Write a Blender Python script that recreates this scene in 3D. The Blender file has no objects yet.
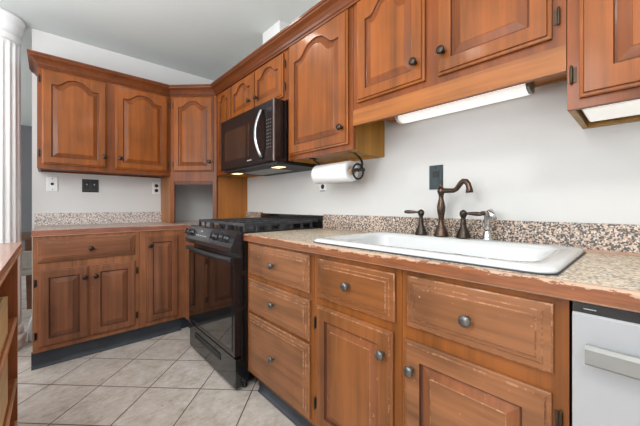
import bpy, bmesh, math, random
from mathutils import Vector, Matrix
random.seed(7)
C = bpy.context.scene.collection
sc = bpy.context.scene
# ------------------------------------------------------------ camera
cam = bpy.data.objects.new('camera', bpy.data.cameras.new('camera')); C.objects.link(cam)
cam.location = (-1.4617, -3.2907, 1.0831)
cam.rotation_euler = (math.pi/2, 0, -.7392)
cam.data.sensor_width = 36; cam.data.lens = 296.37/640*36
cam.data.shift_y = -(213-204.98)/640
cam.data.clip_start = .02
sc.camera = cam
# ------------------------------------------------------------ world, exposure
w = bpy.data.worlds.new('world'); sc.world = w; w.use_nodes = True
w.node_tree.nodes['Background'].inputs[0].default_value = (.85, .92, 1, 1)
w.node_tree.nodes['Background'].inputs[1].default_value = 1.0
sc.view_settings.view_transform = 'Standard'; sc.view_settings.look = 'None'
sc.view_settings.gamma = 1; sc.view_settings.use_curve_mapping = False
sc.view_settings.exposure = 0.17
def area(name, loc, rot, sx, sy, power, col=(1, 1, 1)):
    l = bpy.data.lights.new(name, 'AREA'); l.shape = 'RECTANGLE'; l.size = sx; l.size_y = sy
    l.energy = power; l.color = col
    o = bpy.data.objects.new(name, l); C.objects.link(o); o.location = loc; o.rotation_euler = rot
    return o
PI = math.pi
# daylight lamps at unseen rear and left windows; far room lamp is added fill
area('rear_window_daylight', (-2.6, -5.90, 1.45), (-PI/2-.0, PI, 0), 2.6, 1.6, 70, (1, .99, .97))
area('left_window_daylight', (-4.88, -2.6, 1.5), (0, -PI/2, 0), 1.5, 2.2, 45, (.97, .98, 1))
area('far_room_fill', (-4.85, 2.2, 1.5), (0, -PI/2, 0), 1.5, 1.6, 80, (1, 1, 1))
area('added_ceiling_lamp_light', (-1.9, -3.9, 2.37), (0, 0, 0), .5, .5, 25, (1, .95, .88))  # unseen lamp added to light the kitchen from above
# upward fill lamp added out of view to brighten the ceiling
area('added_ceiling_fill', (-2.7, -2.7, 1.15), (PI, 0, 0), 1.8, 2.2, 115, (.97, .98, 1))
# unseen fill lamp added left of the camera, aimed at the kitchen corner
area('added_corner_fill', (-2.7, -2.9, 1.9), Vector((1.7, 2.9, -.75)).to_track_quat('-Z', 'Y').to_euler(), .8, .8, 26, (1, 1, .99))
DOWN = [(-.85, -1.42), (-2.05, -2.25), (-.95, -3.55), (-2.53, .78)]
for x, y in DOWN: area('downlight_lamp', (x, y, 2.47), (0, 0, 0), .13, .13, 3, (1, .95, .87))
# ------------------------------------------------------------ helpers
def srgb(r, g, b):
    f = lambda c: (c/255/12.92) if c/255 <= .04045 else ((c/255+.055)/1.055)**2.4
    return (f(r), f(g), f(b), 1)
class NT:
    def __init__(s, name):
        s.m = bpy.data.materials.new(name); s.m.use_nodes = True
        s.t = s.m.node_tree; s.b = s.t.nodes['Principled BSDF']
    def n(s, typ, ins=None, **kw):
        nd = s.t.nodes.new(typ)
        for k, v in kw.items(): setattr(nd, k, v)
        for k, v in (ins or {}).items(): s.set(nd.inputs[k], v)
        return nd
    def set(s, sock, v):
        if isinstance(v, bpy.types.NodeSocket): s.t.links.new(v, sock)
        else: sock.default_value = v
    def math(s, op, a, b=0, c=None):
        nd = s.n('ShaderNodeMath', operation=op); s.set(nd.inputs[0], a); s.set(nd.inputs[1], b)
        if c is not None: s.set(nd.inputs[2], c)
        return nd.outputs[0]
    def mix(s, f, a, b):
        nd = s.n('ShaderNodeMix', data_type='RGBA'); s.set(nd.inputs[0], f); s.set(nd.inputs[6], a); s.set(nd.inputs[7], b)
        return nd.outputs[2]
    def co(s): return s.n('ShaderNodeTexCoord').outputs['Object']
    def noise(s, vec, scale, detail=3, rough=.55):
        return s.n('ShaderNodeTexNoise', {'Vector': vec, 'Scale': scale, 'Detail': detail, 'Roughness': rough}).outputs['Fac']
    def map(s, vec, scale):
        return s.n('ShaderNodeMapping', {'Vector': vec, 'Scale': scale}).outputs[0]
    def ramp(s, f, stops, interp='LINEAR'):
        nd = s.n('ShaderNodeValToRGB', {'Fac': f}); r = nd.color_ramp; r.interpolation = interp
        while len(r.elements) < len(stops): r.elements.new(.5)
        for e, (p, c) in zip(r.elements, stops): e.position = p; e.color = c
        return nd.outputs[0]
    def bump(s, h, strength=.2, dist=.002):
        s.set(s.b.inputs['Normal'], s.n('ShaderNodeBump', {'Height': h, 'Strength': strength, 'Distance': dist}).outputs[0])
def plain(name, col, rough=.5, metal=0, coat=0, var=.06, vs=30, emit=0, bump=0):
    t = NT(name); c = srgb(*col)
    n = t.noise(t.co(), vs, 3)
    lo = tuple(x*(1-var) for x in c[:3])+(1,); hi = tuple(min(1, x*(1+var)) for x in c[:3])+(1,)
    t.set(t.b.inputs['Base Color'], t.ramp(n, [(.3, lo), (.7, hi)]))
    t.b.inputs['Roughness'].default_value = rough; t.b.inputs['Metallic'].default_value = metal
    t.b.inputs['Coat Weight'].default_value = coat
    if emit:
        t.b.inputs['Emission Color'].default_value = c; t.b.inputs['Emission Strength'].default_value = emit
    if bump: t.bump(n, bump)
    return t.m
def sc3(c, k): return tuple(min(255, x*k) for x in c)
def wood(name, col, grain, rough=.42, coat=.14, wear=0, pale=(205, 165, 135), boards=0, contrast=1.0):
    """grain: axis letter along which the figure runs"""
    t = NT(name); co = t.co()
    hi, lo = 34, 1.6
    s = {'x': (lo, hi, hi), 'y': (hi, lo, hi), 'z': (hi, hi, lo)}[grain]
    fine = t.noise(t.map(co, s), 1.0, 6, .65)
    s2 = tuple(v*.22 for v in s)
    broad = t.noise(t.map(co, s2), 1.0, 3, .5)
    blot = t.noise(co, 5, 2, .5)
    f = t.math('ADD', t.math('MULTIPLY', fine, .45), t.math('ADD', t.math('MULTIPLY', broad, .35), t.math('MULTIPLY', blot, .25)))
    k = .17*contrast
    colr = t.ramp(f, [(.36, srgb(*sc3(col, 1-k*1.5))), (.5, srgb(*col)), (.62, srgb(*sc3(col, 1+k)))])
    if wear:
        wn = t.noise(t.map(co, tuple(v*.9+12 for v in (4, 4, 4))), 2.2, 8, .72)
        thr = .62-.12*wear
        m = t.math('MULTIPLY', t.math('GREATER_THAN', wn, thr), .75)
        colr = t.mix(m, colr, srgb(*pale))
    t.set(t.b.inputs['Base Color'], colr)
    t.b.inputs['Roughness'].default_value = rough; t.b.inputs['Coat Weight'].default_value = coat
    t.b.inputs['Coat Roughness'].default_value = .12
    t.b.inputs['Specular IOR Level'].default_value = .22
    t.bump(fine, .12, .0015)
    return t.m
class MB:
    def __init__(s): s.bm = bmesh.new()
    def quadbox(s, P, mi=0):
        v = [s.bm.verts.new(p) for p in P]
        for idx in ((0,1,2,3),(7,6,5,4),(0,4,5,1),(1,5,6,2),(2,6,7,3),(3,7,4,0)):
            f = s.bm.faces.new([v[i] for i in idx]); f.material_index = mi
        return s
    def box(s, x0, x1, y0, y1, z0, z1, mi=0):
        return s.quadbox([(x0,y0,z0),(x1,y0,z0),(x1,y1,z0),(x0,y1,z0),(x0,y0,z1),(x1,y0,z1),(x1,y1,z1),(x0,y1,z1)], mi)
    def fbox(s, F, a0, a1, d0, d1, z0, z1, mi=0):
        return s.quadbox([F(a,d,z) for z in (z0,z1) for a,d in ((a0,d0),(a1,d0),(a1,d1),(a0,d1))], mi)
    def loops(s, loops, cap0=True, cap1=True, smooth=False, mats=None, closed=True):
        L = [[s.bm.verts.new(p) for p in lp] for lp in loops]; n = len(L[0])
        for k in range(len(L)-1):
            for i in range(n if closed else n-1):
                j = (i+1) % n
                try:
                    f = s.bm.faces.new((L[k][i], L[k][j], L[k+1][j], L[k+1][i])); f.smooth = smooth
                    if mats: f.material_index = mats[k]
                except ValueError: pass
        if cap0: s.bm.faces.new(L[0][::-1])
        if cap1:
            f = s.bm.faces.new(L[-1])
            if mats: f.material_index = mats[-1]
        return s
    def prism(s, poly, z0, z1):
        return s.loops([[(x, y, z0) for x, y in poly], [(x, y, z1) for x, y in poly]])
    def extr(s, F, prof, a0, a1, mats=None):   # profile of (d,z), extruded along the wall
        return s.loops([[F(a0, d, z) for d, z in prof], [F(a1, d, z) for d, z in prof]])
    def lathe(s, o, axis, prof, n=20, smooth=True):
        o = Vector(o); ax = Vector(axis).normalized()
        u = ax.orthogonal().normalized(); v = ax.cross(u)
        lp = [[o+ax*h+(u*math.cos(t)+v*math.sin(t))*max(r, 1e-4) for t in [2*PI*i/n for i in range(n)]] for r, h in prof]
        return s.loops(lp, smooth=smooth)
    def tube(s, pts, r, n=10, smooth=True, flat=None):
        pts = [Vector(p) for p in pts]; R = r if isinstance(r, (list, tuple)) else [r]*len(pts)
        lp = []; u = None
        for i, p in enumerate(pts):
            d = (pts[min(i+1, len(pts)-1)]-pts[max(i-1, 0)]).normalized()
            if u is None: u = d.orthogonal().normalized() if flat is None else Vector(flat[0])
            u = (u-d*u.dot(d)).normalized(); v = d.cross(u)
            ku, kv = (1, 1) if flat is None else flat[1]
            lp.append([p+(u*math.cos(t)*ku+v*math.sin(t)*kv)*R[i] for t in [2*PI*j/n for j in range(n)]])
        return s.loops(lp, smooth=smooth)
    def build(s, name, mats, parent=None, label=None, root=None):
        bmesh.ops.recalc_face_normals(s.bm, faces=s.bm.faces)
        off = Vector((0, 0, 0)); p = parent
        while p is not None: off += Vector(p.location); p = p.parent
        bmesh.ops.translate(s.bm, verts=s.bm.verts, vec=-off)
        me = bpy.data.meshes.new(name); s.bm.to_mesh(me); s.bm.free()
        o = bpy.data.objects.new(name, me); C.objects.link(o); o.parent = parent
        for m in (mats if isinstance(mats, list) else [mats]): me.materials.append(m)
        if label: o['label'] = label
        return o
def thing(name, label, cat, loc, group=None):
    o = bpy.data.objects.new(name, None); C.objects.link(o); o.location = loc
    o.empty_display_size = .05; o['label'] = label; o['category'] = cat
    if group: o['group'] = group
    return o
def tag(o, label, cat, group=None):
    """one-mesh thing: move the origin to the middle of its base"""
    me = o.data; xs = [v.co for v in me.vertices]
    c = Vector(((min(v.x for v in xs)+max(v.x for v in xs))/2, (min(v.y for v in xs)+max(v.y for v in xs))/2, min(v.z for v in xs)))
    me.transform(Matrix.Translation(-c)); o.location = c
    o['label'] = label; o['category'] = cat
    if group: o['group'] = group
    return o
def struct(name, mb, m):
    o = mb.build(name, m); o['kind'] = 'structure'; return o
FR = lambda a, d, z: (-d, -a, z)      # right-hand wall: a = distance from the corner
FB = lambda a, d, z: (-a, -d, z)      # back wall
q2 = math.sqrt(.5)
FD = lambda a, d, z: (-.635+q2*a-q2*d, -.327-q2*a-q2*d, z)   # diagonal face
# ------------------------------------------------------------ materials
M = {}
UP = (118, 64, 22); BR_ = (120, 74, 41); BB = (116, 74, 51)
for k, c, wr in (('up', UP, 0), ('br', BR_, 0), ('bb', BB, 0)):
    for g in 'xyz': M[k+g] = wood('%s_wood_%s' % ({'up': 'upper', 'br': 'right_base', 'bb': 'back_base'}[k], g), c, g)
M['val'] = wood('valance_wood', (132, 80, 38), 'y')
M['upfr'] = wood('upper_frame_wood', (106, 54, 18), 'z')
M['brfr'] = wood('right_frame_wood', (120, 70, 32), 'z')
M['bbfr'] = wood('back_frame_wood', (130, 84, 56), 'z')
M['upg'] = wood('upper_shaded_groove_wood', (84, 44, 22), 'z')  # door grooves and back edges darkened, shade put into the colour
M['brw'] = wood('worn_moulding_wood', (124, 82, 56), 'z', wear=.72, pale=(168, 124, 94))
M['bbw'] = wood('scuffed_moulding_wood', (118, 76, 54), 'z', wear=-.1, pale=(186, 146, 120))
M['brs'] = wood('scratched_drawer_wood', (126, 83, 54), 'y', wear=-.35, pale=(200, 150, 112))
M['crown'] = wood('crown_wood', (92, 48, 22), 'y', contrast=.8)
M['ply'] = wood('oak_side_panel', (166, 118, 48), 'z', contrast=.7)
M['ply2'] = wood('garage_side_panel', (146, 92, 44), 'z', contrast=.7)
M['under'] = wood('underside_board', (176, 120, 74), 'y', contrast=.6)
M['wall'] = plain('wall_paint', (203, 203, 202), .7, var=.01, vs=4)
M['ceil'] = plain('ceiling_paint', (200, 207, 207), .8, var=.01, vs=3)
M['white'] = plain('white_trim_paint', (226, 228, 230), .4, var=.01)
M['dark'] = plain('far_wall_slate_paint', (98, 100, 104), .7, var=.03)
M['bronze'] = plain('aged_bronze', (64, 56, 50), .32, metal=.85, var=.35, vs=90)
M['pewter'] = plain('worn_pewter', (104, 102, 100), .3, metal=.7, var=.35, vs=90)
M['bronze2'] = plain('worn_bronze', (82, 66, 56), .3, metal=.85, var=.4, vs=120)
M['iron'] = plain('wrought_iron', (26, 26, 28), .45, metal=.3)
M['hinge'] = plain('hinge_bronze', (60, 48, 36), .4, metal=.7, var=.3)
M['chrome'] = plain('chrome', (205, 205, 205), .14, metal=1, var=.05)
M['enamel'] = plain('white_enamel', (200, 203, 205), .16, coat=.5, var=.01)
M['rim'] = plain('chipped_black_rim', (48, 52, 58), .5, var=.3)
M['blk'] = plain('black_enamel', (16, 17, 20), .18, coat=.5, var=.1)
M['blkm'] = plain('matt_black', (22, 23, 25), .55, var=.15)
M['cast'] = plain('cast_iron', (46, 48, 52), .48, var=.2, vs=80)
M['glass'] = plain('black_oven_glass', (22, 18, 16), .05, coat=1, var=.05)
M['knobk'] = plain('glossy_knob_black', (26, 26, 29), .22, coat=.5)
M['disp'] = plain('display_film', (58, 60, 63), .18, coat=.4, var=.15, vs=60)
M['cpanel'] = plain('control_panel_black', (32, 34, 38), .22, coat=.4, var=.2, vs=60)
M['print'] = plain('printed_marks', (170, 172, 175), .5)
M['btn'] = plain('button_marks', (110, 110, 114), .5)
M['mw'] = plain('black_stainless', (34, 29, 29), .2, metal=.4, var=.08)
M['mwglass'] = plain('microwave_glass', (30, 22, 18), .06, coat=.8, var=.05)
M['silver'] = plain('satin_silver', (160, 160, 163), .25, metal=.9)
M['steel'] = plain('stainless_steel', (166, 168, 172), .34, metal=.35, var=.03, vs=3)
M['steelh'] = plain('brushed_steel_handle', (138, 138, 136), .34, metal=.5, var=.04)
M['toe'] = plain('charcoal_vinyl', (44, 50, 58), .5, var=.25, vs=8)
M['paper'] = plain('white_paper', (232, 232, 234), .9, var=.015, vs=60, bump=.1)
M['card'] = plain('cardboard', (168, 140, 108), .9)
M['plate'] = plain('white_plastic', (222, 223, 224), .4, var=.01)
M['slate'] = plain('slate_blue_plate', (40, 56, 62), .42, var=.15)
M['dkplate'] = plain('pewter_plate', (46, 47, 50), .35, metal=.3, var=.25, vs=100)
M['black'] = plain('black_plastic', (12, 12, 13), .4)
M['lens'] = plain('added_glow_diffuser', (250, 250, 248), .4, emit=.55, var=.01)  # added glow that keeps the switched-off under-cabinet tube white
M['lens2'] = plain('added_dim_glow_diffuser', (245, 245, 242), .4, emit=.35, var=.01)  # faint glow added to the switched-off panel under the right cabinet
M['spot'] = plain('hood_bulb', (255, 226, 180), .4, emit=2)
M['crate'] = wood('pale_pine', (226, 196, 148), 'y', contrast=.5, coat=0, rough=.6)
M['islandtop'] = wood('island_top_wood', (150, 104, 86), 'y', rough=.28, coat=.5, contrast=.6)
M['island'] = wood('island_wood', (150, 88, 52), 'z')
M['edgepale'] = wood('pale_edge_wood', (196, 148, 112), 'y')
M['cloth'] = plain('grey_upholstery', (150, 142, 134), .9, var=.08)
M['dkwood'] = wood('dark_table_wood', (92, 62, 46), 'x')
M['brass'] = plain('brass_trim', (150, 112, 54), .4, metal=.4, var=.3)
M['caulk'] = plain('beige_caulk', (176, 140, 120), .6, var=.1)
# granite laminate
def granite(name, base, pinks, darks, light, scale, dk, stretch=(1, 1, 1)):
    t = NT(name); co = t.map(t.co(), stretch)
    v = t.n('ShaderNodeTexVoronoi', {'Vector': co, 'Scale': scale}).outputs['Color']
    sep = t.n('ShaderNodeSeparateColor', {'Color': v}).outputs[0]
    n = t.noise(co, scale*.35, 4, .6)
    f = t.math('ADD', t.math('MULTIPLY', sep, .55), t.math('MULTIPLY', n, .5))
    c = t.ramp(f, [(0, srgb(*darks)), (dk, srgb(*darks)), (dk+.05, srgb(*sc3(base, .8))), (dk+.13, srgb(*base)), (dk+.25, srgb(*pinks)), (.78, srgb(*light))])
    t.set(t.b.inputs['Base Color'], c); t.b.inputs['Roughness'].default_value = .3
    return t.m
M['granite'] = granite('granite_splash', (168, 146, 128), (192, 164, 146), (60, 62, 62), (206, 194, 180), 190, .43)
M['granite2'] = granite('granite_splash_pale', (176, 166, 160), (205, 192, 184), (88, 84, 88), (220, 212, 208), 230, .34)
M['top'] = granite('granite_top', (192, 172, 146), (206, 188, 164), (112, 102, 88), (222, 212, 196), 170, .36)
M['top2'] = granite('granite_top_mauve', (176, 150, 136), (196, 172, 160), (96, 82, 76), (212, 196, 186), 170, .36)
def edge_mat(name, col, pale, zt, amt):
    t = NT(name); co = t.co()
    fine = t.noise(t.map(co, (3, 3, 40)), 3, 5, .6)
    base = t.ramp(fine, [(.3, srgb(*sc3(col, .8))), (.7, srgb(*sc3(col, 1.15)))])
    z = t.n('ShaderNodeSeparateXYZ', {'Vector': co}).outputs[2]
    nz = t.noise(t.map(co, (14, 14, 40)), 2.5, 6, .7)
    lf = t.noise(co, 2.1, 2, .5)
    zz = t.math('ADD', z, t.math('MULTIPLY', t.math('SUBTRACT', lf, .5), .04))
    m = t.math('GREATER_THAN', t.math('ADD', zz, t.math('MULTIPLY', t.math('SUBTRACT', nz, .5), amt)), zt)
    m = t.math('MAXIMUM', m, t.math('MULTIPLY', t.math('LESS_THAN', z, .0045), .7))
    t.set(t.b.inputs['Base Color'], t.mix(t.math('MULTIPLY', m, .85), base, srgb(*pale)))
    t.b.inputs['Roughness'].default_value = .4; t.b.inputs['Coat Weight'].default_value = .15
    return t.m
M['edge'] = edge_mat('worn_counter_edge', (126, 74, 42), (186, 158, 136), .034, .05)
M['edgeb'] = edge_mat('back_counter_edge', (132, 80, 60), (186, 150, 132), .040, .015)
# floor tiles, laid at 45 degrees
def tiles():
    t = NT('floor_tiles'); co = t.co()
    def line(vec, off):
        p = t.n('ShaderNodeVectorMath', {0: co, 1: vec}, operation='DOT_PRODUCT').outputs['Value']
        s = t.math('DIVIDE', t.math('ADD', p, off), .3085)
        fr = t.math('ABSOLUTE', t.math('SUBTRACT', t.math('FRACT', t.math('ADD', s, 100)), .5))
        return t.math('GREATER_THAN', fr, .5-.0095), t.math('FLOOR', s)
    g1, c1 = line((q2, q2, 0), 1.341)
    g2, c2 = line((-q2, q2, 0), .2)
    g = t.math('MAXIMUM', g1, g2)
    idv = t.n('ShaderNodeCombineXYZ', {0: c1, 1: c2})
    wn = t.n('ShaderNodeTexWhiteNoise', {'Vector': idv.outputs[0]}).outputs['Value']
    sh = t.n('ShaderNodeVectorMath', {0: co, 1: idv.outputs[0]}, operation='ADD').outputs[0]
    n = t.noise(sh, 11, 6, .68); n2 = t.noise(t.map(sh, (1, 2.2, 1)), 26, 5, .65)
    f = t.math('ADD', t.math('MULTIPLY', n, .6), t.math('MULTIPLY', n2, .4))
    c = t.ramp(f, [(.34, srgb(160, 146, 134)), (.47, srgb(194, 184, 175)), (.56, srgb(205, 198, 192)), (.7, srgb(224, 220, 216))])
    c = t.mix(t.math('MULTIPLY', wn, .18), c, srgb(176, 164, 152))
    spots = t.math('LESS_THAN', t.noise(sh, 40, 2, .5), .285)
    c = t.mix(t.math('MULTIPLY', spots, .6), c, srgb(120, 108, 98))
    t.set(t.b.inputs['Base Color'], t.mix(g, c, srgb(70, 50, 42)))
    t.b.inputs['Roughness'].default_value = .42
    t.bump(t.math('SUBTRACT', 1, g), .4, .002)
    return t.m
M['floor'] = tiles()
# ------------------------------------------------------------ the setting
XL, YR, YF, H = -5.0, -6.0, 4.1, 2.49
XW = -1.567
struct('floor', MB().box(XL, 0, YR, YF, -.05, 0), M['floor'])
struct('ceiling', MB().box(XL, 0, YR, YF, H, H+.1), M['ceil'])
struct('wall_right', MB().box(0, .12, YR-.12, YF+.12, -.05, H+.1), M['wall'])
struct('wall_back', MB().box(XW, 0, 0, .12, 0, H), M['wall'])
struct('wall_far', MB().box(XL-.12, 0, YF, YF+.12, -.05, H+.1), M['dark'])
def wall_with_window(name, horizontal, fixed0, fixed1, r0, r1, w0, w1, z0, z1):
    mb = MB()
    for a0, a1, b0, b1 in ((r0, w0, -.05, H+.1), (w1, r1, -.05, H+.1), (w0, w1, -.05, z0), (w0, w1, z1, H+.1)):
        if horizontal: mb.box(a0, a1, fixed0, fixed1, b0, b1)
        else: mb.box(fixed0, fixed1, a0, a1, b0, b1)
    return struct(name, mb, M['wall'])
wall_with_window('wall_rear', True, YR-.12, YR, XL, 0, -3.9, -1.3, .65, 2.25)
wall_with_window('wall_left', False, XL-.12, XL, YR-.12, YF, -3.7, -1.5, .75, 2.25)
def window(n, horizontal, f, w0, w1, z0, z1):
    mb = MB(); t = .05
    B = (lambda a0, a1, b0, b1: mb.box(a0, a1, f-.06, f-.01, b0, b1)) if horizontal else (lambda a0, a1, b0, b1: mb.box(f-.06, f-.01, a0, a1, b0, b1))
    B(w0, w0+t, z0, z1); B(w1-t, w1, z0, z1); B(w0+t, w1-t, z0, z0+t); B(w0+t, w1-t, z1-t, z1)
    m = (w0+w1)/2; B(m-.02, m+.02, z0+t, z1-t); zm = (z0+z1)/2; B(w0+t, m-.02, zm-.02, zm+.02); B(m+.02, w1-t, zm-.02, zm+.02)
    return struct('window_%d' % n, mb, M['white'])
window(1, True, YR, -3.9, -1.3, .65, 2.25)
window(2, False, XL, -3.7, -1.5, .75, 2.25)
# chase that boxes in a duct above the cabinets
struct('trim_1', MB().box(-.17, 0, -1.42, -1.175, 2.17, H), M['wall'])
# white baseboard around the end of the wall
bbd = [(0, 0), (.022, 0), (.022, .11), (.016, .13), (.012, .15), (.004, .172), (0, .172)]
mb = MB(); mb.loops([[(XW-d, y, z) for d, z in bbd] for y in (-.005, .14)])
struct('baseboard_back', mb, M['white'])
# vinyl toe kicks
def toekick(name, F, a0, a1, d):
    prof = [(d-.02, 0), (d+.014, 0), (d+.012, .006), (d+.004, .018), (d, .035), (d, .108), (d-.02, .108)]
    struct(name, MB().extr(F, prof, a0, a1), M['toe'])
toekick('trim_2', FB, .62, 1.552, .575)
toekick('trim_3', FR, 1.775, 3.172, .555)
# ------------------------------------------------------------ cabinet parts
def door_shape(a0, a1, z0, z1, arch, K=28):
    pts = [(a0, z0), (a1, z0)]
    for i in range(K+1):
        t = 1-2*i/K
        a = (a0+a1)/2+t*(a1-a0)/2
        u = min(1, abs(t)/.80)
        if u < .28: b = 1.0-.12*(u/.28)**2
        else: b = .88*.5*(1+math.cos(PI*((u-.28)/.72)))
        pts.append((a, z1-arch+arch*b if arch else z1))
    return pts
def panel_door(F, a0, a1, z0, z1, d, mats, parent, arch=0, stile=.052, knob=None, hinges=None, name='door', label=None, hs=1):
    T = .020; mb = MB()
    O = lambda e: door_shape(a0+e, a1-e, z0+e, z1-e, 0)
    I = lambda e: door_shape(a0+stile+e, a1-stile-e, z0+stile+e, z1-(stile*.8 if arch else stile)-e, arch)
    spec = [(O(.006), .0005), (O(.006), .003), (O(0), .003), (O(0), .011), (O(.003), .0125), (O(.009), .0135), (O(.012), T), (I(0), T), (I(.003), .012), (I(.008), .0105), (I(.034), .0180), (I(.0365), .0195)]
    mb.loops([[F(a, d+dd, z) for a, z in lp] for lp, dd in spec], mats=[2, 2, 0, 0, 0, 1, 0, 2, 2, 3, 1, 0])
    o = mb.build(name, mats, parent, label)
    if knob: make_knob(F, knob[0], knob[1], d+T, o)
    for (ha, hz) in hinges or []: make_hinge(F, ha, hz, d, o, hs)
    return o
def drawer_front(F, a0, a1, z0, z1, d, mats, parent, knob=None):
    T = .020; mb = MB()
    O = lambda e: [(a0+e, z0+e), (a1-e, z0+e), (a1-e, z1-e), (a0+e, z1-e)]
    spec = [(O(.006), .0005), (O(.006), .003), (O(0), .003), (O(0), .010), (O(.004), .0125), (O(.018), .014), (O(.021), .0175), (O(.030), .0185), (O(.033), .0215)]
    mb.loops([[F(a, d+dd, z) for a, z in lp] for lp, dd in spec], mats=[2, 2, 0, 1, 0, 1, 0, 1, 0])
    o = mb.build('drawer', mats, parent)
    if knob: make_knob(F, knob[0], knob[1], d+.0215, o)
    return o
def make_knob(F, a, z, d, parent):
    n = Vector(F(a, 1, z))-Vector(F(a, 0, z))
    MB().lathe(F(a, d, z), n, [(.008, 0), (.0085, .002), (.0055, .006), (.0055, .012), (.010, .016), (.0155, .020), (.0165, .024), (.0145, .029), (.0075, .0315), (.0, .032)], 18).build('knob', M['pewter'] if (F is FR and d < .7 and d > .5) else M['bronze'], parent)
def make_hinge(F, a, z, d, parent, hs=1):
    mb = MB().fbox(F, a-.005, a+.005, d+.0005, d+.003, z-.022, z+.022)
    mb.tube([F(a-hs*.006, d+.008, z-.028), F(a-hs*.006, d+.008, z-.022), F(a-hs*.006, d+.008, z+.022), F(a-hs*.006, d+.008, z+.028)], [.002, .004, .004, .002], 8)
    mb.build('hinge', M['hinge'], parent)
M['upbv'] = wood('upper_shaded_bevel_wood', (104, 54, 19), 'z'); M['brbv'] = wood('right_shaded_bevel_wood', (116, 70, 42), 'z', wear=-.15, pale=(180, 140, 112)); M['bbbv'] = wood('back_shaded_bevel_wood', (110, 70, 50), 'z')  # bevel tones darkened to paint in shade; pale scuffs are wear
M['bbg'] = wood('back_shaded_groove_wood', (82, 48, 34), 'z')  # groove shade painted as a darker wood for depth
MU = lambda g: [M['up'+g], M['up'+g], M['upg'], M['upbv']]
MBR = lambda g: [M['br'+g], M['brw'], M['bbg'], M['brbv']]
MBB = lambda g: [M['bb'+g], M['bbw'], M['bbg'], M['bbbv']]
DU, DB = .327, .600          # frame fronts
UT = 2.11                    # top of uppers
def upper(label, F, a0, a1, z0, z1, side=None, skirt=.018, inset=0):
    ctr = F((a0+a1)/2, DU/2, z0)
    t = thing('wall_cabinet', label, 'cabinet', ctr)
    a1f = a1; a1 -= inset
    mb = MB(); mb.fbox(F, a0, a1, .001, DU-.02, z0+skirt, z1)
    mb.fbox(F, a0, a0+.016, .001, DU-.02, z0, z0+skirt); mb.fbox(F, a1-.016, a1, .001, DU-.02, z0, z0+skirt)
    mb.fbox(F, a0+.016, a1-.016, .001, .02, z0, z0+skirt)
    mb.build('carcass', side or M['ply'], t)
    MB().fbox(F, a0, a1f, DU-.02, DU, z0, z1).build('face_frame', M['upfr'], t)
    return t
# --- back wall uppers
c = upper('two-door arched wall cabinet on the back wall, beside the white column', FB, .637, 1.53, 1.352, UT, M['upfr'], skirt=.012)
panel_door(FB, 1.119, 1.505, 1.385, 2.075, DU, MU('z'), c, arch=.058, knob=(1.138, 1.472), hinges=[(1.514, 1.46), (1.514, 2.0)], hs=-1)
panel_door(FB, .662, 1.060, 1.385, 2.075, DU, MU('z'), c, arch=.058, knob=(1.030, 1.470), hinges=[(.652, 1.46), (.652, 2.0)])
# --- diagonal corner cabinet with the appliance garage below
c = thing('corner_cabinet', 'diagonal corner wall cabinet with open appliance garage below, in the room corner', 'cabinet', (-.3, -.3, .9155))
poly = lambda e: [(-.002, -.002), (-.633, -.002), (-.633, -.327+e*.6), (-.327+e*.6, -.633), (-.002, -.633)]
pp = [(-.002, -.002), (-.6345, -.002), (-.6345, -.307), (-.307, -.6345), (-.002, -.6345)]
MB().prism(pp, 1.352, UT).build('carcass', M['upfr'], c)
MB().fbox(FD, .001, .4345, -.02, 0, 1.30, UT-.001).fbox(FD, .001, .036, -.02, 0, .9165, 1.30).fbox(FD, .398, .4345, -.02, 0, .9165, 1.30).build('face_frame', M['upfr'], c)
MB().box(-.309, -.002, -.612, -.597, .9165, 1.351).build('side_panel', M['ply2'], c, 'oak side panel facing the range')
MB().box(-.6345, -.618, -.305, -.002, .9165, 1.351).build('side_panel', M['ply2'], c)
mb = MB()
for k in range(2): mb.fbox(FD, .040, .394, -.014, -.004, 1.272+k*.014, 1.284+k*.014)
mb.build('tambour_shutter', M['upg'], c)
panel_door(FD, .034, .402, 1.392, 2.075, 0, MU('z'), c, arch=.052, stile=.05, knob=(.378, 1.478), hinges=[(.023, 1.46), (.023, 2.0)], hs=-1)
# --- narrow cabinet, above-microwave cabinet, tall one-door, sink uppers, right end
c = upper('narrow one-door wall cabinet between corner cabinet and microwave', FR, .637, .948, 1.352, UT)
panel_door(FR, .69, .938, 1.385, 2.075, DU, MU('z'), c, arch=.045, stile=.045, hinges=[(.68, 2.0)])
c = upper('short two-door wall cabinet directly above the microwave', FR, .950, 1.744, 1.765, UT)
panel_door(FR, .965, 1.323, 1.79, 2.075, DU, MU('z'), c, arch=.05, stile=.045, knob=(1.285, 1.866), hinges=[(.957, 1.86)])
panel_door(FR, 1.345, 1.700, 1.79, 2.075, DU, MU('z'), c, arch=.05, stile=.045, knob=(1.39, 1.862), hinges=[(1.709, 1.853), (1.709, 2.0)], hs=-1)
c = upper('tall single-door wall cabinet above the paper towel roll', FR, 1.746, 2.296, 1.366, UT, skirt=.014, inset=.042)
panel_door(FR, 1.770, 2.268, 1.395, 2.085, DU, MU('z'), c, arch=.075, stile=.058, knob=(2.236, 1.482))
c = upper('two-door wall cabinet with plain valance above the sink', FR, 2.298, 3.133, 1.560, UT, M['under'], skirt=.004)
panel_door(FR, 2.330, 2.688, 1.588, 2.085, DU, MU('z'), c, arch=.065, stile=.055, knob=(2.652, 1.668), hinges=[])
panel_door(FR, 2.742, 3.100, 1.588, 2.085, DU, MU('z'), c, arch=.065, stile=.055, knob=(2.768, 1.671), hinges=[(3.110, 1.65), (3.110, 2.0)], hs=-1)
MB().fbox(FR, 2.298, 3.133, DU-.018, DU+.003, 1.482, 1.5595).build('valance', M['val'], c)
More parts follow.
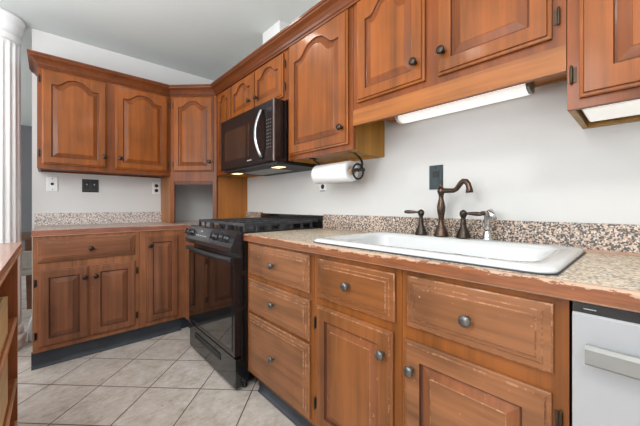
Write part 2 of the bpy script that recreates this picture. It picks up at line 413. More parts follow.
c = upper('wall cabinet at the right edge of the photo, above the dishwasher', FR, 3.135, 3.90, 1.364, UT, M['brass'], skirt=.034)
panel_door(FR, 3.163, 3.87, 1.391, 2.085, DU, MU('z'), c, arch=.065, stile=.07, hinges=[(3.151, 1.463), (3.151, 2.0)])
# --- crown moulding, one run over all the wall cabinets
def sweep_plan(path, prof, mb):
    n = len(path); nor = []
    for i in range(n-1):
        d = (Vector(path[i+1])-Vector(path[i])).normalized(); nor.append(Vector((d.y, -d.x)))
    lp = []
    for i, p in enumerate(path):
        if i == 0: m = nor[0]
        elif i == n-1: m = nor[-1]
        else:
            s = nor[i-1]+nor[i]; m = s/(1+nor[i-1].dot(nor[i]))
        lp.append([(p[0]+m.x*o, p[1]+m.y*o, z) for o, z in prof])
    mb.loops(lp)
path = [(-1.512, -.002), (-1.512, -.329), (-.6358, -.329), (-.329, -.6358), (-.329, -3.9)]
prof = [(0, 2.112), (-.0, 2.090), (.010, 2.088), (.014, 2.096), (.020, 2.100), (.026, 2.112), (.040, 2.130), (.054, 2.140), (.060, 2.144), (.062, 2.152), (.068, 2.156), (.069, 2.168), (-.02, 2.168), (-.02, 2.112)]
prof = [(o+.0005 if o >= 0 else o, z) for o, z in prof]
mb = MB(); 
# outward = to the room side
path_r = path
d0 = Vector(path_r[1])-Vector(path_r[0]); 
sweep_plan([(x, y) for x, y in path_r], [(-o, z) for o, z in prof] if Vector((d0.y, -d0.x)).x > 0 else prof, mb)
tag(mb.build('crown_moulding', M['crown']), 'dark stained wood crown moulding running along the top of all wall cabinets', 'moulding')
# ------------------------------------------------------------ base cabinets
def carcass(F, a0, a1, d, m, parent, z0=.11, z1=.873, top_open=True):
    mb = MB()
    mb.fbox(F, a0, a0+.016, .003, d-.02, z0, z1); mb.fbox(F, a1-.016, a1, .003, d-.02, z0, z1)
    mb.fbox(F, a0+.016, a1-.016, .003, d-.02, z0, z0+.016); mb.fbox(F, a0+.016, a1-.016, .003, .012, z0+.016, z1)
    mb.build('carcass', m, parent)
def legs(F, a0, a1, d, m, parent):
    MB().fbox(F, a0+.01, a1-.01, .01, d, 0, .109).build('plinth', m, parent)
def base(label, F, a0, a1, mf, plinth_d=.53):
    t = thing('base_cabinet', label, 'cabinet', F((a0+a1)/2, .3, 0))
    carcass(F, a0, a1, DB, mf, t)
    MB().fbox(F, a0, a1, DB-.02, DB, .11, .873).build('face_frame', mf, t)
    legs(F, a0, a1, plinth_d, mf, t)
    return t
c = base('back-wall base cabinet with one wide drawer over two doors', FB, .937, 1.545, M['bbfr'], .554)
drawer_front(FB, .972, 1.523, .700, .853, DB, MBB('x'), c, knob=(1.244, .775))
panel_door(FB, 1.255, 1.520, .142, .650, DB, MBB('z'), c, knob=(1.279, .573), hinges=[(1.529, .22), (1.529, .57)], hs=-1)
panel_door(FB, .967, 1.242, .142, .650, DB, MBB('z'), c, knob=(1.217, .573), hinges=[(.958, .22), (.958, .57)])
# corner base
c = thing('base_cabinet', 'corner base cabinet with one tall narrow door, beside the range', 'cabinet', (-.45, -.45, 0))
carcass(FB, .003, .935, DB, M['bbfr'], c)
MB().fbox(FB, .580, .935, DB-.02, DB, .11, .873).build('face_frame', M['bbfr'], c)
MB().fbox(FR, .601, .940, DB-.02, DB, .11, .873).build('filler_panel', M['bbfr'], c)
MB().box(-.925, -.01, -.554, -.01, 0, .109).box(-.554, -.01, -.93, -.554, 0, .109).build('plinth', M['toe'], c)
panel_door(FB, .653, .897, .146, .832, DB, MBB('z'), c, stile=.05, knob=(.869, .756), hinges=[])
# right run
c = base('right-wall base cabinet with three stacked drawers, next to the range', FR, 1.716, 2.309, M['brfr'], .534)
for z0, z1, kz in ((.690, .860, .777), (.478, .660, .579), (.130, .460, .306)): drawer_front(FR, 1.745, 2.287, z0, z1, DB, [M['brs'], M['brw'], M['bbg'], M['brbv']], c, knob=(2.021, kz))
c = base('right-wall base cabinet with one drawer over one door, under the left of the sink', FR, 2.311, 2.748, M['brfr'], .534)
drawer_front(FR, 2.342, 2.727, .688, .853, DB, MBR('y'), c, knob=(2.529, .776))
panel_door(FR, 2.336, 2.720, .135, .655, DB, MBR('z'), c, knob=(2.688, .577), hinges=[(2.326, .22), (2.326, .57)], stile=.055)
c = base('most scratched right-wall base cabinet, under the right of the sink beside dishwasher', FR, 2.750, 3.176, M['brfr'], .534)
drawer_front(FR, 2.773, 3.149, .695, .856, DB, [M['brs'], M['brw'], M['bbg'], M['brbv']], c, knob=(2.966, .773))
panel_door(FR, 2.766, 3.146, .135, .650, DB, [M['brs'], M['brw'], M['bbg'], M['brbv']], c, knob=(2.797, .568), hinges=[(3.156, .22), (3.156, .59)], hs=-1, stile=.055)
# ------------------------------------------------------------ worktops
EP = lambda D: [(D-.022, .8751), (D-.004, .8751), (D, .879), (D, .909), (D-.005, .9145), (D-.022, .9145)]
Z0, Z1 = .875, .915
def rrect(cx, cy, hx, hy, r, z, k=6):
    P = []
    for sx, sy, t0 in ((1, 1, 0), (-1, 1, PI/2), (-1, -1, PI), (1, -1, 1.5*PI)):
        for i in range(k+1):
            t = t0+PI/2*i/k
            P.append((cx+sx*(hx-r)+r*math.cos(t), cy+sy*(hy-r)+r*math.sin(t), z))
    return P
SX0, SX1, SY0, SY1 = -.594, -.045, -3.150, -2.268      # sink outline
SCX, SCY, SHX, SHY = (SX0+SX1)/2, (SY0+SY1)/2, (SX1-SX0)/2, (SY1-SY0)/2
t = thing('countertop', 'long speckled countertop with worn wooden front edge holding the white sink', 'countertop', (-.3, -2.8, Z0))
mb = MB(); ax, bx_ = -.605, -.0; ay, by = -3.92, -1.713
hx0, hx1, hy0, hy1 = SX0+.03, SX1-.03, SY0+.03, SY1-.03
xs = [ax, hx0, hx1, -.002]; ys = [ay, hy0, hy1, by]
for z in (Z0+.0005, Z1):
    pass
V = {}
for zi, z in enumerate((Z0+.0005, Z1)):
    for i, x in enumerate(xs):
        for j, y in enumerate(ys): V[i, j, zi] = mb.bm.verts.new((x, y, z))
for i in range(3):
    for j in range(3):
        if (i, j) == (1, 1): continue
        for zi in (0, 1): mb.bm.faces.new([V[i, j, zi], V[i+1, j, zi], V[i+1, j+1, zi], V[i, j+1, zi]])
def side(a, b): mb.bm.faces.new([V[a+(0,)], V[b+(0,)], V[b+(1,)], V[a+(1,)]])
for k in range(3): side((k, 0), (k+1, 0)); side((k, 3), (k+1, 3)); side((0, k), (0, k+1)); side((3, k), (3, k+1))
side((1, 1), (2, 1)); side((1, 2), (2, 2)); side((1, 1), (1, 2)); side((2, 1), (2, 2))
mb.build('worktop', M['top'], t)
MB().extr(FR, EP(.627), 1.713, 3.92).build('front_edge', M['edge'], t, 'worn wooden front edge with chipped finish')
t = thing('countertop', 'L-shaped speckled countertop with reddish wooden edge along the back wall', 'countertop', (-.9, -.3, Z0))
MB().prism([(-1.55, -.002), (-1.55, -.61), (-.612, -.61), (-.612, -.938), (-.002, -.938), (-.002, -.002)], Z0+.0005, Z1).build('worktop', M['top2'], t)
mb = MB(); sweep_plan([(-1.55, -.002), (-1.55, -.61), (-.612, -.61), (-.612, -.938)], [(o*-1, z) for o, z in [(-.0001, .8751), (.018, .8751), (.020, .879), (.020, .909), (.017, .9147), (-.0001, .9147)]], mb)
mb.build('front_edge', M['edgeb'], t)
# backsplashes
def splash(label, F, a0, a1, m):
    mb = MB().fbox(F, a0, a1, .001, .021, .9155, 1.017)
    o = tag(mb.build('backsplash', m), label, 'backsplash'); return o
splash('speckled backsplash strip under the outlets on the back wall', FB, .6355, 1.552, M['granite2'])
splash('short speckled backsplash piece between appliance garage and range', FR, .613, .906, M['granite'])
splash('long speckled backsplash strip behind the sink and faucet', FR, 1.742, 3.92, M['granite'])
tag(MB().fbox(FR, 3.14, 3.92, .0215, .032, .9155, .923).build('caulk_bead', M['caulk']), 'pinkish sealing strip along the bottom of the backsplash right of the sink', 'sealing strip')
# ------------------------------------------------------------ sink
s = thing('kitchen_sink', 'white enamelled drop-in kitchen sink set in the long countertop', 'sink', (SCX, SCY, .76))
R = lambda e, z, r, dx=0: rrect(SCX-.0+dx, SCY, SHX-e, SHY-e, r, z)
def R2(x0, x1, y0, y1, r, z): return rrect((x0+x1)/2, (y0+y1)/2, (x1-x0)/2, (y1-y0)/2, r, z)
bx0, bx1, by0, by1 = SX0+.055, SX1-.105, SY0+.06, SY1-.06
lp = [R(.006, .9165, .04), R(0, .920, .045), R(.001, .926, .045), R(.008, .932, .045), R(.018, .9345, .045),
      R2(bx0-.012, bx1+.012, by0-.012, by1+.012, .07, .9345), R2(bx0, bx1, by0, by1, .065, .930), R2(bx0+.010, bx1-.010, by0+.010, by1-.010, .06, .915),
      R2(bx0+.022, bx1-.022, by0+.022, by1-.022, .06, .80), R2(bx0+.06, bx1-.06, by0+.06, by1-.06, .05, .772)]
MB().loops(lp, cap0=False, smooth=True).build('basin', M['enamel'], s)
MB().loops([R(.010, .9155, .04), R(-.002, .9155, .046), R(-.002, .9195, .046), R(.010, .9195, .04)], cap0=False, cap1=False).build('rim_edge', M['rim'], s, 'dark chipped lower rim edge')
MB().lathe((SCX-.03, SCY, .7725), (0, 0, 1), [(.045, 0), (.045, .002), (.035, .003), (.02, .001)]).build('drain', M['chrome'], s)
# ------------------------------------------------------------ faucet
FX, FZ = -.098, .935
f = thing('faucet', 'aged bronze faucet with curved spout and two lever handles behind the sink', 'faucet', (FX, -2.643, FZ))
mb = MB().lathe((FX, -2.643, FZ), (0, 0, 1), [(.033, 0), (.034, .006), (.030, .012), (.028, .026), (.022, .042), (.014, .055), (.011, .075), (.014, .095), (.018, .12), (.019, .14), (.014, .165), (.0105, .18), (.012, .195), (.016, .205), (.018, .214), (.015, .225), (.009, .232), (.006, .240), (.009, .247), (.006, .255), (.001, .259)], 24)
mb.build('spout_column', M['bronze2'], f)
pts = []
a = math.radians(-82)
dx, dy = math.cos(a)*-1*-.12, -1.0
def sp(h, z): 
    v = Vector((-.14, -.99, 0)).normalized(); return (FX+v.x*h*.93, -2.643+v.y*h*.93, z)
ctrl = [(.0, 1.150), (.02, 1.150), (.045, 1.149), (.068, 1.149), (.082, 1.155), (.094, 1.168), (.104, 1.180), (.116, 1.188), (.130, 1.186), (.140, 1.174), (.145, 1.158), (.146, 1.146), (.147, 1.136)]
MB().tube([sp(h, z) for h, z in ctrl], [.013, .012, .011, .0105, .0105, .011, .0115, .012, .0125, .012, .012, .0145, .0155], 14).build('spout', M['bronze2'], f)
def handle(y, dirv):
    mb = MB().lathe((FX, y, FZ), (0, 0, 1), [(.030, 0), (.031, .006), (.027, .012), (.024, .026), (.018, .040), (.012, .052), (.013, .066), (.011, .08), (.009, .09), (.014, .1), (.016, .110), (.013, .120), (.004, .126), (0, .127)], 22)
    h = mb.build('handle', M['bronze'], f)
    d = Vector(dirv).normalized(); o = Vector((FX, y, FZ+.112))
    MB().tube([o+d*.010, o+d*.022, o+d*.04, o+d*.062, o+d*.078, o+d*.084], [.006, .0055, .008, .0095, .008, .004], 12).build('lever', M['bronze2'], h)
handle(-2.541, (-.25, 1, .02)); handle(-2.744, (-.15, -1, -.04))
s = thing('side_sprayer', 'chrome pull-out sprayer standing right of the faucet', 'sprayer', (FX, -2.842, FZ))
MB().lathe((FX, -2.842, FZ), (0, 0, 1), [(.022, 0), (.023, .005), (.018, .010), (.016, .028), (.012, .036), (.0115, .04)], 20).build('base', M['chrome'], s)
MB().tube([(FX, -2.842, FZ+.036), (FX, -2.842, FZ+.07), (FX, -2.842, FZ+.098), (FX-.002, -2.846, FZ+.113), (FX-.008, -2.856, FZ+.118), (FX-.014, -2.866, FZ+.106), (FX-.018, -2.872, FZ+.088)], [.010, .011, .0125, .014, .0145, .0135, .012], 14).build('spray_head', M['chrome'], s)
MB().tube([(FX, -2.835, FZ+.112), (FX, -2.822, FZ+.113), (FX, -2.815, FZ+.112)], [.010, .0095, .006], 12).build('thumb_trigger', M['bronze'], s)
# ------------------------------------------------------------ gas range
A0, A1 = .948, 1.708
g = thing('gas_range', 'black slide-in gas range with glass oven door between the base cabinets', 'range', (-.34, -1.328, 0))
MB().fbox(FR, A0, A1, .035, .638, .045, .916).build('body', M['blk'], g)
for a in (A0+.03, A1-.03):
    for d in (.09, .600): MB().lathe(FR(a, d, .0), (0, 0, 1), [(.016, 0), (.018, .004), (.014, .012), (.010, .016), (.010, .0445)], 14).build('foot', M['blkm'], g)
MB().fbox(FR, A0-.001, A1+.001, .035, .640, .9165, .925).build('cooktop', M['blk'], g)
dr = MB().fbox(FR, A0+.004, A1-.004, .6385, .678, .205, .775).build('oven_door', M['blk'], g)
MB().fbox(FR, A0+.035, A1-.035, .6785, .681, .235, .735).build('door_glass', M['glass'], dr)
MB().fbox(FR, A0+.030, A1-.030, .6783, .6795, .228, .233).build('door_trim', M['blkm'], dr)
hp = []
for i in range(15):
    u = i/14; hp.append(FR(A0+.012+u*(A1-A0-.024),   .692+.020*math.sin(PI*u), .766))
MB().tube(hp, .013, 12, flat=((0, 0, 1), (1.25, .7))).build('handle', M['blkm'], dr)
for a in (A0+.022, A1-.022): MB().fbox(FR, a-.012, a+.012, .6782, .702, .752, .776).build('handle_bracket', M['blkm'], dr)
dw = MB().fbox(FR, A0+.004, A1-.004, .6385, .672, .022, .190).build('storage_drawer', M['blk'], g)
MB().fbox(FR, 1.06, 1.50, .6722, .675, .112, .150).build('pull_recess', M['blkm'], dw)
MB().fbox(FR, 1.075, 1.485, .6752, .678, .143, .149).build('pull_lip', M['cpanel'], dw)
cp = MB().extr(FR, [(.6408, .930), (.6408, .798), (.694, .806), (.702, .812), (.703, .838), (.698, .848), (.664, .926), (.657, .930)], A0-.004, A1+.001).build('control_panel', M['cpanel'], g)
sl = Vector(FR(0, .036, 0))*0+Vector((-.078, 0, .034)).normalized()   # outward normal of the sloped face
def onslope(a, k): return Vector((-(.698-.034*k), -a, .848+.078*k))
for a in (.985, 1.050, 1.445, 1.545, 1.615):
    o = onslope(a, .42)+sl*.0005
    kb = MB().lathe(o, sl, [(.0245, 0), (.025, .004), (.021, .007), (.020, .022), (.017, .026), (0, .027)], 20).build('knob', M['knobk'], cp)
    u = Vector((0, 1, 0)); vv = sl.cross(u)
    mb = MB(); P = []
    for hh in (.0272, .034):
        for su, sv in ((-.004, -.018), (.004, -.018), (.004, .018), (-.004, .018)): P.append(o+sl*hh+u*su+vv*sv)
    mb.quadbox(P).build('grip', M['cpanel'], kb)
def slopeplate(a0, a1, k0, k1, h0, h1, name, m, parent):
    P = [onslope(a, k)+sl*h for h in (h0, h1) for a, k in ((a0, k0), (a1, k0), (a1, k1), (a0, k1))]
    return MB().quadbox(P).build(name, m, parent)
dp = slopeplate(1.105, 1.375, .10, .92, .0006, .002, 'display', M['disp'], cp)
slopeplate(1.20, 1.225, .62, .72, .0021, .0028, 'indicator', M['print'], dp)
for i, a in enumerate((1.13, 1.17, 1.21, 1.25, 1.29)): slopeplate(a, a+.022, .26, .32, .0021, .0026, 'button_mark', M['print'], dp)
# burners and grates
for a in (1.13, 1.328, 1.53):
    for d in (.20, .46):
        if a == 1.328 and d == .46: continue
        MB().lathe(FR(a, d, .9255), (0, 0, 1), [(.055, 0), (.052, .004), (.038, .006), (.036, .012), (.034, .018), (.0, .019)], 22).build('burner', M['cast'], g)
gw = (A1-A0-.03)/3
for k in range(3):
    a0 = A0+.015+k*gw+.003; a1 = a0+gw-.006; d0, d1 = .075, .61; z0, z1 = .956, .972; w_ = .014
    mb = MB()
    mb.fbox(FR, a0, a0+w_, d0, d1, z0, z1); mb.fbox(FR, a1-w_, a1, d0, d1, z0, z1)
    mb.fbox(FR, a0+w_, a1-w_, d0, d0+w_, z0, z1); mb.fbox(FR, a0+w_, a1-w_, d1-w_, d1, z0, z1)
    for j in (.25, .5, .75):
        dd = d0+(d1-d0)*j; mb.fbox(FR, a0+w_, a1-w_, dd-w_/2, dd+w_/2, z0, z1)
    am = (a0+a1)/2; mb.fbox(FR, am-w_/2, am+w_/2, d0+w_, d1-w_, z0+.001, z1+.002)
    for aa in (a0+w_/2, a1-w_/2):     # splayed feet along both sides
        for j in range(7):
            dd = d0+.008+(d1-d0-.016)*j/6
            sgn = 1 if aa > am else -1
            mb.quadbox([FR(aa+x+(.0 if z > .94 else sgn*.002), dd+y*(1 if z > .94 else 1.6), z) for z in (.9255, z0) for x, y in ((-.006, -.006), (.006, -.006), (.006, .006), (-.006, .006))])
    for j in range(3):
        aj = a0+w_/2+(a1-a0-w_)*j/2
        mb.fbox(FR, aj-.005, aj+.005, d1-.010, d1, .9255, z0)
    mb.build('grate', M['cast'], g)
MB().fbox(FR, .909, 1.740, .002, .030, .9165, 1.008).build('back_trim', M['blk'], g)
MB().fbox(FR, .95, 1.700, .0305, .034, .960, .985).build('vent_slot', M['blkm'], g)
# ------------------------------------------------------------ microwave
m = thing('microwave_oven', 'black over-the-range microwave with curved silver handle under the short cabinet', 'microwave', (-.2, -1.342, 1.345))
MA0, MA1 = .966, 1.734
MB().fbox(FR, MA0, MA1, .002, .398, 1.358, 1.752).build('body', M['blk'], m)
MB().fbox(FR, MA0+.004, MA1-.002, .004, .405, 1.345, 1.3575).build('vent_base', M['blkm'], m)
dr = MB().extr(FR, [(.3985, 1.360), (.426, 1.360), (.431, 1.366), (.431, 1.747), (.426, 1.752), (.3985, 1.752)], MA0, 1.632).build('door', M['mw'], m)
MB().fbox(FR, 1.03, 1.425, .4312, .4325, 1.425, 1.655).build('door_window', M['mwglass'], dr)
for i in range(4): MB().fbox(FR, 1.395+i*.016, 1.407+i*.016, .4313, .4319, 1.392, 1.399).build('maker_mark', M['print'], dr)
hp = []
for i in range(17):
    u = i/16; hp.append(FR(1.600-.022*math.sin(PI*u), .437+.036*math.sin(PI*u)**.8, 1.392+.315*u))
MB().tube(hp, .012, 12, flat=((0, 1, 0), (1.2, .8))).build('handle', M['silver'], dr)
pn = MB().extr(FR, [(.3985, 1.360), (.426, 1.360), (.431, 1.366), (.431, 1.747), (.426, 1.752), (.3985, 1.752)], 1.635, 1.722).build('control_panel', M['mw'], m)
for r_ in range(9):
    for q in range(3): MB().fbox(FR, 1.652+q*.020, 1.658+q*.020, .4312, .4318, 1.45+r_*.022, 1.454+r_*.022).build('button', M['btn'], pn)
MB().fbox(FR, 1.645, 1.712, .4312, .4325, 1.675, 1.705).build('display', M['blk'], pn)
MB().fbox(FR, 1.7225, 1.734, .4225, .431, 1.360, 1.752).build('edge_highlight', M['silver'], m)  # silver strip paints the highlight along the rounded front edge
MB().fbox(FR, 1.7225, 1.733, .3985, .422, 1.360, 1.752).build('front_rim', M['blk'], m)
for y, x in ((-.99, -.30), (-1.58, -.29)):
    MB().box(x-.03, x+.03, y-.045, y+.045, 1.3425, 1.3448).build('hood_light', M['spot'], m)
MB().box(-.30, -.10, -1.50, -1.06, 1.342, 1.3448).build('grease_filter', M['steelh'], m)
for y, x in ((-1.02, -.30), (-1.58, -.29)):
    l = area('hood_lamp', (x, y, 1.335), (0, 0, 0), .05, .08, .25, (1, .85, .65)); l.parent = None
# ------------------------------------------------------------ dishwasher
d = thing('dishwasher', 'stainless dishwasher with black control strip at the right end', 'dishwasher', (-.3, -3.485, 0))
MB().fbox(FR, 3.188, 3.782, .03, .598, .012, .868).build('body', M['blkm'], d)
dd_ = MB().extr(FR, [(.5985, .105), (.618, .105), (.622, .110), (.622, .848), (.618, .852), (.5985, .852)], 3.184, 3.784).build('door', M['steel'], d)
cs = MB().fbox(FR, 3.184, 3.784, .5985, .618, .8525, .8725).build('control_strip', M['blk'], d)
MB().fbox(FR, 3.202, 3.222, .6182, .6187, .861, .8625).build('printed_mark', M['print'], cs)
MB().extr(FR, [(.6222, .764), (.652, .757), (.658, .762), (.658, .790), (.652, .797), (.6222, .790)], 3.208, 3.76).build('handle', M['steelh'], dd_)
MB().fbox(FR, 3.188, 3.782, .53, .55, .012, .104).build('kick_plate', M['blkm'], d)
# ------------------------------------------------------------ under-cabinet lights
u = thing('under_cabinet_light', 'white tube light fixture under the sink wall cabinet', 'light', (-.1, -2.71, 1.52), 'under-cabinet lights')
prof = [(.045, 1.5635), (.045, 1.530), (.055, 1.520), (.085, 1.515), (.115, 1.520), (.130, 1.533), (.135, 1.5635)]
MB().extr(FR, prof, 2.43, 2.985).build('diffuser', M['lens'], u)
MB().extr(FR, [(d*1.0-.002*0, z) for d, z in prof], 2.412, 2.4295).build('end_cap', M['plate'], u)
MB().extr(FR, prof, 2.9855, 2.997).build('end_cap', M['steelh'], u, 'grey end cap')
u = thing('under_cabinet_light', 'wide white light panel under the wall cabinet at the right edge', 'light', (-.17, -3.5, 1.37), 'under-cabinet lights')
MB().fbox(FR, 3.160, 3.87, .070, .285, 1.374, 1.3975).build('housing', M['plate'], u)
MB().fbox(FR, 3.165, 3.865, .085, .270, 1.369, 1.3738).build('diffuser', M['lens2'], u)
# ------------------------------------------------------------ paper towels
PX, PZ = -.185, 1.277
h = thing('paper_towel_holder', 'black wrought iron paper towel holder hanging under the tall wall cabinet', 'paper towel holder', (PX, -2.0, 1.38))
MB().tube([(PX, -1.852, PZ), (PX, -1.87, PZ), (PX, -2.20, PZ), (PX, -2.24, PZ)], .006, 10).build('rod', M['iron'], h)
def arm(y, s):
    # strap: from the cabinet underside, bowing towards the wall and back to the rod
    pts = []
    for i in range(17):
        t = i/16
        pts.append((PX-.030*(1-t)+.052*math.sin(t*PI)**.8, y, 1.372-(1.372-PZ)*t))
    MB().tube(pts, .008, 8, flat=((0, 1, 0), (1.1, .35))).build('arm', M['iron'], h)
arm(-2.205, -1); arm(-1.862, 1)
MB().fbox(FR, 1.847, 1.877, .195, .24, 1.374, 1.3795).fbox(FR, 2.19, 2.22, .195, .24, 1.374, 1.3795).build('mounting_foot', M['iron'], h)
ring = [(PX+.044*math.cos(t), -2.195-.012, PZ-.006+.042*math.sin(t)) for t in [2*PI*i/28 for i in range(29)]]
MB().tube(ring, .0055, 8).build('scroll_ring', M['iron'], h)
MB().tube([(PX+.034, -2.207, PZ), (PX+.015, -2.214, PZ+.007), (PX, -2.209, PZ), (PX-.015, -2.214, PZ+.006), (PX-.034, -2.207, PZ+.002)], [.004, .007, .010, .007, .004], 8).build('scroll_leaf', M['iron'], h)
MB().lathe((PX, -2.235, PZ), (0, -1, 0), [(.004, 0), (.009, .004), (.011, .010), (.007, .017), (0, .021)], 14).build('finial', M['iron'], h)
r = thing('paper_towel_roll', 'white paper towel roll on the black iron holder', 'paper towel', (PX, -2.02, PZ-.06))
mb = MB(); n = 40
o = Vector((PX, -1.872, PZ)); ax_ = Vector((0, -1, 0))
mb.lathe(o, ax_, [(.021, .0), (.058, 0), (.0605, .003), (.0605, .285), (.058, .288), (.021, .288), (.021, .286)], 44)
mb.build('sheets', M['paper'], r)
MB().lathe(o, ax_, [(.0205, -.001), (.0205, .301), (.018, .301), (.018, .2)], 24).build('core', M['card'], r)
# ------------------------------------------------------------ wall plates
def plate(F, name, label, cat, a0, a1, z0, z1, mat):
    t = thing(name, label, cat, F((a0+a1)/2, .001, z0)); e = .004
    lp = [[F(a, dd, z) for a, z in ((a0+k, z0+k), (a1-k, z0+k), (a1-k, z1-k), (a0+k, z1-k))] for k, dd in ((0, .0008), (0, .004), (e, .007))]
    MB().loops(lp).build('cover_plate', mat, t); return t
t = plate(FB, 'phone_jack_plate', 'white wall plate with a single round jack, near the column', 'wall plate', 1.411, 1.482, 1.195, 1.315, M['plate'])
MB().lathe(FB(1.447, .0072, 1.256), (0, -1, 0), [(.011, 0), (.011, .002), (.007, .003), (.0, .0031)], 14).build('jack', M['black'], t)
for z in (1.212, 1.298): MB().lathe(FB(1.447, .0072, z), (0, -1, 0), [(.004, 0), (.003, .001), (0, .0011)], 10).build('screw', M['silver'], t)
t = plate(FB, 'switch_plate', 'dark pewter double switch plate in the middle of the back wall', 'switch', 1.140, 1.256, 1.195, 1.308, M['dkplate'])
for a in (1.172, 1.224):
    MB().fbox(FB, a-.018, a+.018, .0072, .009, 1.222, 1.282).build('rocker', M['black'], t)
    MB().fbox(FB, a-.005, a+.005, .0092, .016, 1.258, 1.268).build('toggle', M['silver'], t)
def duplex(F, t, ac, zc):
    for dz in (-.024, .024):
        sck = MB().lathe(F(ac, .0072, zc+dz), Vector(F(0, 1, 0)), [(.0175, 0), (.0165, .0025), (0, .0026)], 18).build('socket', M['black'], t)
t = plate(FB, 'wall_outlet', 'white outlet plate with two dark sockets beside the corner cabinet', 'outlet', .640, .711, 1.190, 1.311, M['plate'])
duplex(FB, t, .6755, 1.2505)
t = plate(FR, 'wall_outlet', 'white outlet plate with dark sockets half hidden behind the paper towel roll', 'outlet', 1.687, 1.760, 1.180, 1.298, M['plate'])
duplex(FR, t, 1.7235, 1.239)
MB().fbox(FR, 1.700, 1.748, .0072, .012, 1.183, 1.187).build('lower_edge_clip', M['black'], t)
t = plate(FR, 'switch_plate', 'slate blue switch plate with black rocker on the wall behind the faucet', 'switch', 2.535, 2.607, 1.163, 1.286, M['slate'])
MB().fbox(FR, 2.555, 2.588, .0072, .0095, 1.222, 1.256).build('rocker', M['black'], t)
MB().fbox(FR, 2.555, 2.588, .0072, .0090, 1.190, 1.218).build('dimmer', M['slate'], t)
for z in (1.272,): MB().lathe(FR(2.571, .0072, z), (-1, 0, 0), [(.005, 0), (.004, .001), (0, .0012)], 10).build('screw', M['black'], t)
# ------------------------------------------------------------ column
CX, CY, CR = -1.760, -.045, .137
c = thing('column', 'white fluted round column beside the end of the back wall', 'column', (CX, CY, 0))
mb = MB(); lp = []
nf = 20; per = 12
for z in (.17, .19, .25, 2.25, 2.28, 2.30):
    ring = []
    for i in range(nf*per):
        t_ = 2*PI*i/(nf*per); ph = (i % per)/per
        dep = .012*math.sin(PI*min(1, max(0, (ph-.2)/.8))) if .25 <= z <= 2.25 else 0
        rr = CR*(1 if z < 1 else .965)-dep; ring.append((CX+rr*math.cos(t_), CY+rr*math.sin(t_), z))
    lp.append(ring)
mb.loops(lp, smooth=True); mb.build('shaft', M['white'], c)
MB().lathe((CX, CY, 0), (0, 0, 1), [(CR+.025, .001), (CR+.025, .045), (CR+.02, .05), (CR+.03, .065), (CR+.03, .085), (CR+.02, .10), (CR+.01, .105), (CR+.016, .12), (CR+.015, .14), (CR+.006, .155), (CR+.004, .1695)], 48).build('base', M['white'], c)
MB().lathe((CX, CY, 0), (0, 0, 1), [(CR-.004, 2.3005), (CR-.004, 2.325), (CR+.004, 2.33), (CR+.004, 2.342), (CR-.003, 2.347), (CR-.003, 2.38), (CR+.006, 2.40), (CR+.012, 2.425), (CR+.014, 2.455), (CR+.024, 2.46), (CR+.024, 2.489)], 48).build('capital', M['white'], c)
# ------------------------------------------------------------ island shelf unit
i_ = thing('shelf_island', 'open wooden shelf unit with brown top at the left edge of the photo', 'shelf unit', (-1.87, -1.85, 0))
IX0, IX1, IY0, IY1 = -2.20, -1.577, -2.45, -1.235
MB().box(IX0-.03, -1.563, IY0-.03, -1.212, .862, .900).build('top', M['islandtop'], i_)
MB().box(-1.5628, -1.560, IY0-.03, -1.212, .864, .872).build('edge_line', M['edgepale'], i_)
for y0 in (IY1-.024, IY0, (IY0+IY1)/2-.3): MB().box(IX0, IX1, y0, y0+.024, .001, .861).build('side_panel', M['island'], i_)
MB().box(IX0-.012, IX0-.001, IY0, IY1, .001, .861).build('back_panel', M['island'], i_)
ym = (IY0+IY1)/2-.3
for z in (.05, .253, .545):
    MB().box(IX0+.001, IX1-.008, ym+.025, IY1-.025, z-.018, z).build('shelf', M['island'], i_)
    MB().box(IX1-.0078, IX1, ym+.025, IY1-.025, z-.018, z).build('shelf_edge', M['edgepale'], i_, 'pale shelf edge')
def crate(label, y0, y1, z, hgt):
    t = thing('wooden_crate', label, 'crate', (-1.78, (y0+y1)/2, z)); x0, x1 = -1.95, -1.592; k = .012
    MB().box(x1-k, x1, y0, y1, z, z+hgt).build('front_panel', M['crate'], t)
    MB().box(x0, x0+k, y0, y1, z, z+hgt).build('back_panel', M['crate'], t)
    for yy in (y0, y1-k): MB().box(x0+k, x1-k, yy, yy+k, z, z+hgt).build('side_panel', M['crate'], t)
    MB().box(x0+k, x1-k, y0+k, y1-k, z, z+k).build('bottom', M['crate'], t)
crate('pale wooden crate on the upper shelf of the left shelf unit', -1.80, -1.49, .5455, .155)
crate('pale wooden crate on the middle shelf of the left shelf unit', -1.80, -1.49, .2535, .245)
crate('pale wooden crate on the bottom shelf of the left shelf unit', -1.80, -1.49, .0505, .16)
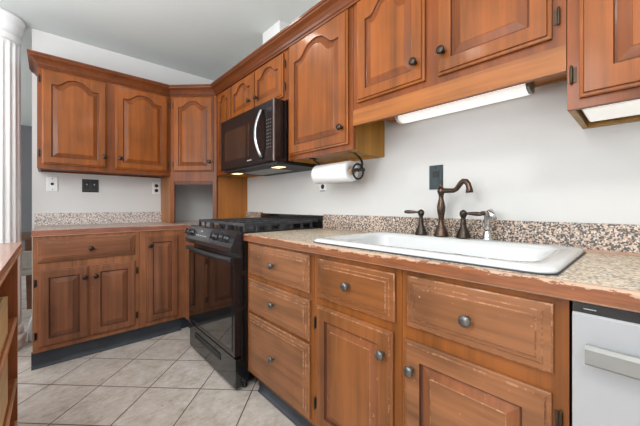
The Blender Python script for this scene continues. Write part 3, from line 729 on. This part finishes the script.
# ------------------------------------------------------------ far room: table and chair behind the column
t = thing('dining_table', 'dark wooden table seen in the gap behind the white column', 'table', (-1.75, 1.5, 0))
MB().box(-2.5, -1.15, .98, 1.9, .72, .75).build('tabletop', M['dkwood'], t)
for x in (-2.43, -1.62, -1.2):
    for y in (1.04, 1.84):
        if x == -1.62 and y > 1.2: continue
        MB().loops([[(x-r_, y-r_, z), (x+r_, y-r_, z), (x+r_, y+r_, z), (x-r_, y+r_, z)] for z, r_ in ((0, .018), (.6, .03), (.719, .03))]).build('leg', M['dkwood'], t)
t = thing('dining_chair', 'grey upholstered chair tucked at the dark table behind the column', 'chair', (-1.62, .72, 0))
MB().loops([rrect(-1.66, .72, .22, .21, .05, .44), rrect(-1.66, .72, .225, .215, .06, .47), rrect(-1.66, .72, .20, .19, .06, .50)], smooth=True).build('seat', M['cloth'], t)
MB().loops([[(x, .52-.0+dy+(z-.5)*-.1, z) for x, dy in ((-1.86, 0), (-1.46, 0), (-1.46, .04), (-1.86, .04))] for z in (.501, .66)]).build('backrest', M['cloth'], t)
for x in (-1.84, -1.48):
    for y in (.55, .89): MB().loops([[(x-r_, y-r_, z), (x+r_, y-r_, z), (x+r_, y+r_, z), (x-r_, y+r_, z)] for z, r_ in ((0, .012), (.439, .02))]).build('leg', M['dkwood'], t)
# ------------------------------------------------------------ unseen ceiling lamp added behind the camera for light
t = thing('added_ceiling_lamp', 'round flush white ceiling lamp added unseen behind the camera', 'lamp', (-1.9, -3.9, 2.40))
MB().lathe((-1.9, -3.9, H-.001), (0, 0, -1), [(.20, 0), (.20, .02), (.19, .025)], 32).build('base', M['white'], t)
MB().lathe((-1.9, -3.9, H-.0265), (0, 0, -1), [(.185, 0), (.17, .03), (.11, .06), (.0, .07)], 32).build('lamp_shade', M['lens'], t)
for (x, y), lb in zip(DOWN[:3], ('round recessed ceiling light nearest the range', 'round recessed ceiling light in the middle of the kitchen', 'round recessed ceiling light over the dishwasher end')):
    t = thing('recessed_light', lb, 'light', (x, y, 2.478), 'recessed ceiling lights')
    MB().lathe((x, y, H-.0005), (0, 0, -1), [(.095, 0), (.093, .004), (.075, .006), (.07, .002)], 32).build('trim_ring', M['white'], t)
